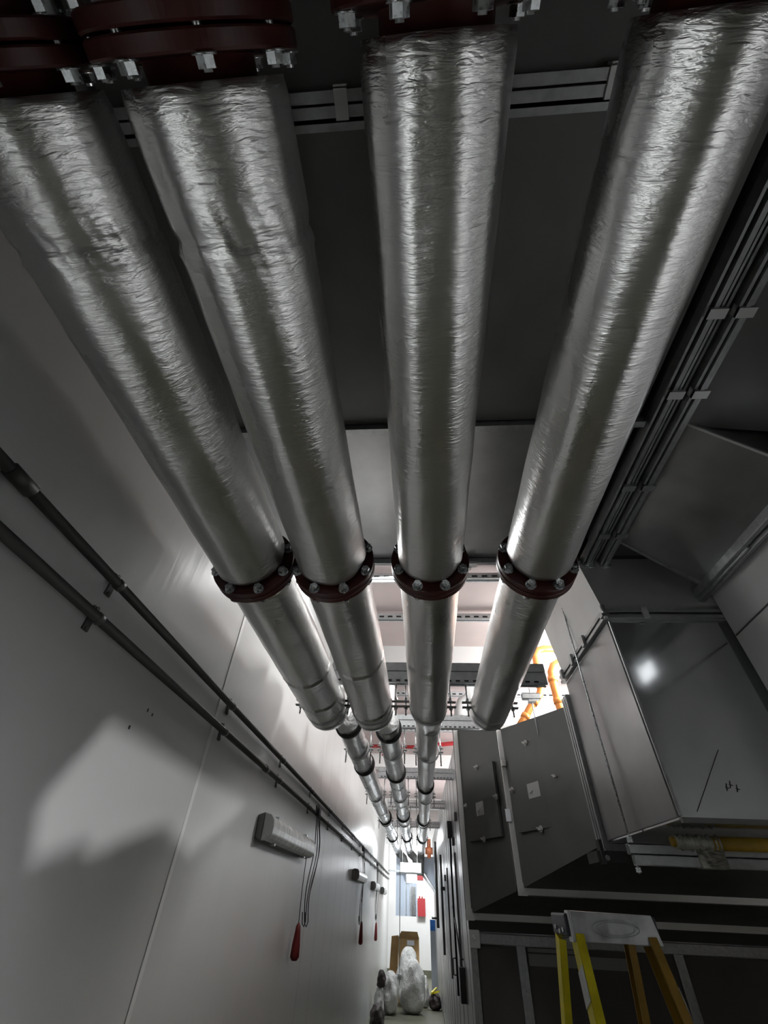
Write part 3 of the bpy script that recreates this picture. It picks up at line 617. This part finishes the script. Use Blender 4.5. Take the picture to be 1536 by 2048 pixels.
for k_ in range(1, 6):
    q = k_ / 5.6; a = lerp((.572, 2.225, -.07), (.50, 1.62, F), q); b_ = lerp((.853, 2.225, -.07), (.935, 1.62, F), q)
    build('step', MB().bar(a, b_, .085, .022), 'alu', t, .003)
for q in (.35, .7, .95): build('rear_brace', MB().bar(lerp((.548, 2.375, -.07), (.46, 3.0, F), q), lerp((.828, 2.375, -.07), (.90, 3.0, F), q), .02, .02), 'alu', t)

t = thing('bulkhead_lamp', 'small lit bulkhead lamp on the right wall, mirrored in the riser duct', 'lamp', (1.87, 1.45, 1.36))
build('lamp_body', MB().box((1.868, 1.33, 1.36), (1.89, 1.57, 1.52)), 'alu', t, .004); build('lamp_cover', MB().box((1.850, 1.345, 1.372), (1.868, 1.555, 1.508)), 'lamp_small', t, .004)
t = thing('ceiling_batten_lamp', 'lit batten lamp on the ceiling, seen between the two leftmost thick pipes', 'lamp', (-.78, 3.2, 2.22))
build('lamp_body', MB().box((-.86, 2.5, 2.25), (-.70, 3.9, 2.30)), 'white', t); build('lamp_cover', MB().box((-.85, 2.52, 2.20), (-.71, 3.88, 2.25)), 'lamp_small', t, .008)
# added out-of-view lamp box, its opening cut to throw the wall patch
t = thing('patch_lamp', 'added unseen lamp box on a floor stand, its opening shaping the light patch on the left wall', 'lamp', (1.3, 1.3, F))
Lp = Vector((1.3, 1.3, -1.0)); hole = [(1.44, .41), (2.15, .41), (2.98, .41), (2.90, .35), (2.35, .12), (2.05, .19), (1.85, .14), (1.62, .07), (1.5, .13), (1.38, .04), (1.30, .16)]
hp = [(1.3 + .129 * (a - 1.3), -1.0 + .129 * (c + 1.0)) for a, c in hole]
cy, cz = 1.395, -.835
def border(a):
    dy, dz = math.cos(a), math.sin(a); k_ = min([(1.66 - cy) / dy if dy > 0 else (1.12 - cy) / dy if dy < 0 else 9, (-.70 - cz) / dz if dz > 0 else (-1.15 - cz) / dz if dz < 0 else 9]); return (cy + dy * k_, cz + dz * k_)
def inner(a):
    dy, dz = math.cos(a), math.sin(a); best = 0
    for q in range(len(hp)):
        (y0, z0), (y1, z1) = hp[q], hp[(q + 1) % len(hp)]; ey, ez = y1 - y0, z1 - z0; den = dy * ez - dz * ey
        if abs(den) < 1e-12: continue
        u = ((y0 - cy) * ez - (z0 - cz) * ey) / den; v = ((y0 - cy) * dz - (z0 - cz) * dy) / den
        if u > 0 and -1e-6 <= v <= 1 + 1e-6: best = max(best, u)
    return (cy + dy * best, cz + dz * best)
angs = sorted([2 * math.pi * q / 120 for q in range(120)] + [math.atan2(c - cz, a - cy) % (2 * math.pi) for a, c in hp + [(1.66, -.70), (1.12, -.70), (1.12, -1.15), (1.66, -1.15)]])
vs = []; fs = []; n = len(angs)
for a in angs:
    p, q = inner(a), border(a); vs += [(1.0, p[0], p[1]), (1.0, q[0], q[1])]
for q in range(n): r_ = (q + 1) % n; fs.append((2 * q, 2 * q + 1, 2 * r_ + 1, 2 * r_))
sh = build('patch_mask', MB().add(vs, fs), 'cable', t); so = sh.modifiers.new('thickness', 'SOLIDIFY'); so.thickness = .003
build('housing', MB().box((1.0, 1.11, -1.16), (1.45, 1.12, -.69)).box((1.0, 1.66, -1.16), (1.45, 1.67, -.69)).box((1.0, 1.11, -1.16), (1.45, 1.67, -1.15)).box((1.0, 1.11, -.70), (1.45, 1.67, -.69)).box((1.45, 1.11, -1.16), (1.46, 1.67, -.69)), 'cable', t)
build('stand', MB().tube([(1.25, 1.39, F), (1.25, 1.39, -1.15)], .02, 10).tube([(1.25, 1.39, F), (1.25, 1.39, F + .02)], .18, 24), 'cable', t)
# ================================================================== far end of the corridor
t = thing('hanging_cabinet', 'pale grey metal cabinet duct hanging at the end of the corridor', 'duct', (-.2, 14.5, -.22))
build('body', MB().box((-.55, 14.4, -.22), (-.30, 15.2, .95)).box((-.30, 14.45, -.22), (-.02, 15.2, .40)), 'palegrey', t)
build('hanger', MB().box((-.50, 14.8, .95), (-.49, 14.82, CE)), 'alu', t); build('hanger', MB().box((-.32, 14.8, .95), (-.31, 14.82, CE)), 'alu', t)
build('door', MB().box((-.16, 14.43, -.2), (-.05, 14.45, .33)), 'flange', t); build('frame', MB().box((-.30, 14.43, -.22), (-.28, 14.45, .9)).box((-.2, 14.42, -.22), (-.17, 14.45, .38)), 'alu', t)
t = thing('end_lamp', 'bright lit lamp panel at the end of the corridor under the pipes', 'lamp', (-.15, 13.2, .56))
build('lamp_panel', MB().box((-.40, 13.2, .56), (.09, 13.28, .73)), 'lamp_on', t); build('lamp_frame', MB().box((-.43, 13.2, .53), (.12, 13.3, .56)), 'alu', t)
for x in (-.36, .0): build('hanger', MB().box((x, 13.24, .73), (x + .01, 13.25, CE)), 'alu', t)
tag(build('slanting_duct', MB().prism([(.08, 14.6, .62), (.20, 14.6, .62), (.47, 14.6, .30), (.47, 14.6, .62), (.47, 14.6, .95), (.08, 14.6, .95)], (0, .5, 0)), 'palegrey'), 'grey slanting duct at the corridor end, right of the bright lamp', 'duct')
tag(build('slanting_strut', MB().bar((.10, 14.55, .62), (.46, 14.55, .24), .05, .05).bar((-.75, 14.3, .62), (-.35, 14.3, .62), .05, .03), 'strut'), 'dark slanting strut below the grey duct at the corridor end', 'strut')
tag(build('red_pipe_fitting', MB().tube([(.32, 14.3, .98), (.32, 14.3, 1.12)], .10, 16).tube([(.32, 14.3, .9), (.32, 14.3, 1.3)], .05, 16), 'orange'), 'orange red pipe fitting at the corridor end beside the air handler', 'pipe fitting')
tag(build('red_fire_box', MB().box((.0, 19.8, -.29), (.26, 20.0, .16)).tube([(.07, 19.9, .16), (.07, 19.9, .22)], .02, 8).tube([(.16, 19.9, .16), (.16, 19.9, .21)], .02, 8), 'redb'), 'red box at the corridor end right of the hanging cabinet', 'fire equipment')
tag(build('red_sign', MB().box((.0, 19.97, .64), (.21, 20.0, .80)), 'redb'), 'small red sign on the end wall under the lamp', 'sign')
tag(build('red_pipe', MB().tube([(-1.0, 8.6, 2.12), (-.05, 8.6, 2.12), (1.6, 7.6, 2.05)], .03, 12), 'redb'), 'thin red pipe slanting under the pink ceiling beyond the reducer', 'pipe')
tag(build('red_pipe', MB().tube([(-.9, 8.9, 2.2), (.2, 8.9, 2.2), (1.6, 8.3, 2.2)], .02, 12), 'redb'), 'thinner red pipe just behind the slanting red pipe', 'pipe')
t = thing('striped_plate', 'small red striped plate high between the two left thin pipes', 'sign', (-.5, 8.3, 1.90))
build('plate', MB().box((-.62, 8.3, 2.0), (-.40, 8.32, 2.06)), 'redb', t); build('stripe', MB().box((-.60, 8.3, 1.94), (-.38, 8.32, 1.96)), 'redb', t); build('stripe', MB().box((-.60, 8.3, 1.90), (-.38, 8.32, 1.92)), 'redb', t)
build('hanger', MB().box((-.51, 8.32, 1.89), (-.50, 8.325, CE)), 'alu', t)
tag(build('hanging_rod', MB().tube([(-.38, 12.2, CE), (-.38, 12.2, -1.15)], .008, 8).tube([(-.38, 12.2, -1.0), (-.38, 12.2, -1.08)], .04, 8), 'alu'), 'long thin rod hanging down in front of the bags at the corridor end', 'rod')
t = thing('door_leaf', 'pale blue grey door edge with a blue patch beside the air handler end', 'door', (.5, 16.5, F))
build('leaf', MB().box((.34, 16.6, F), (.485, 16.65, -.30)), 'palegrey', t); build('blue_patch', MB().box((.345, 16.585, -.52), (.48, 16.6, -.30)), 'blue', t)

def blob(c, s, seed, n=20):
    rn = random.Random(seed); ph = [rn.random() * 6 for _ in range(6)]; mb = MB(); vs = []; fs = []
    for i in range(n + 1):
        th = math.pi * i / n
        for j in range(n * 2):
            a = math.pi * j / n; d = 1 + .10 * math.sin(3 * a + ph[0] + 2 * th) + .07 * math.sin(5 * a + ph[1] - 3 * th) + .05 * math.sin(7 * th + ph[2] + 2 * a)
            q = .75 + .25 * math.cos(th) if False else 1
            zz = math.cos(th); w = math.sin(th) ** .6
            vs.append((c[0] + s[0] * d * w * math.cos(a) * (1 - .22 * zz), c[1] + s[1] * d * w * math.sin(a), c[2] + s[2] * zz * (1 if zz > 0 else 1)))
    for i in range(n):
        for j in range(2 * n): fs.append((i * 2 * n + j, i * 2 * n + (j + 1) % (2 * n), (i + 1) * 2 * n + (j + 1) % (2 * n), (i + 1) * 2 * n + j))
    return mb.add(vs, fs, True)
tag(build('rubble_bag', blob((-.62, 13.6, -1.39), (.17, .25, .31), 1), 'bag'), 'stuffed white bag on the floor by the left wall', 'bag', 'bags at the corridor end')
tag(build('rubble_bag', blob((-.13, 13.8, -1.30), (.25, .26, .40), 2), 'bag'), 'tall stuffed white bag in the middle of the corridor floor', 'bag', 'bags at the corridor end')
tag(build('rubble_bag', blob((-.24, 14.5, -1.22), (.25, .22, .48), 3), 'bag'), 'white bag standing behind the others under the cardboard box', 'bag', 'bags at the corridor end')
tag(build('rubble_bag', blob((.14, 14.6, -1.45), (.09, .12, .25), 9), 'bag'), 'slim crumpled white bag at the right edge of the bag pile', 'bag', 'bags at the corridor end')
t = thing('cardboard_box', 'open brown cardboard box standing on top of the rubbish pile', 'box', (-.2, 15.2, -1.7))
build('carton', MB().box((-.50, 15.0, F), (.02, 15.4, -.62)), 'card', t)
build('flap', MB().hexa([(-.50, 14.98, -.62), (.02, 14.98, -.62), (.02, 15.0, -.62), (-.50, 15.0, -.62), (-.42, 14.85, -.50), (-.02, 14.85, -.50), (-.02, 14.87, -.50), (-.42, 14.87, -.50)]), 'card', t); build('label', MB().box((-.28, 14.985, -.75), (-.10, 14.995, -.66)), 'sticker_w', t)
tag(build('flattened_carton', MB().hexa([(-.76, 15.2, F), (-.53, 15.2, F), (-.53, 15.25, F), (-.76, 15.25, F), (-.69, 15.44, -.62), (-.51, 15.44, -.60), (-.51, 15.49, -.60), (-.69, 15.49, -.62)]), 'card'), 'flattened carton leaning left of the open cardboard box', 'box')
tag(build('debris_bin', blob((.36, 14.4, -1.57), (.13, .18, .13), 4), 'bagdark'), 'low dark red sack of debris beside the air handler foot', 'sack')
tag(build('offcuts', MB().bar((.28, 14.3, -1.45), (.45, 14.2, -1.40), .03, .03).bar((.28, 14.2, -1.43), (.40, 14.5, -1.38), .04, .02), 'yellow'), 'yellow offcuts lying on the dark sack', 'offcuts')
tag(build('dark_sack', blob((-.80, 12.2, -1.55), (.13, .3, .15), 5), 'bagdark'), 'dark sack on the floor against the left wall', 'sack')
tag(build('dark_bundle', blob((-.80, 13.3, -1.18), (.09, .1, .13), 6), 'bagdark'), 'dark bundle resting on the wrapped white bundle by the left wall', 'bundle')
tag(build('wrapped_bundle', blob((-.84, 13.35, -1.50), (.10, .15, .20), 11), 'bag'), 'small white wrapped bundle under the dark bundle at the left wall', 'bundle')

for o in bpy.data.objects:
    if '_base' in o: del o['_base']
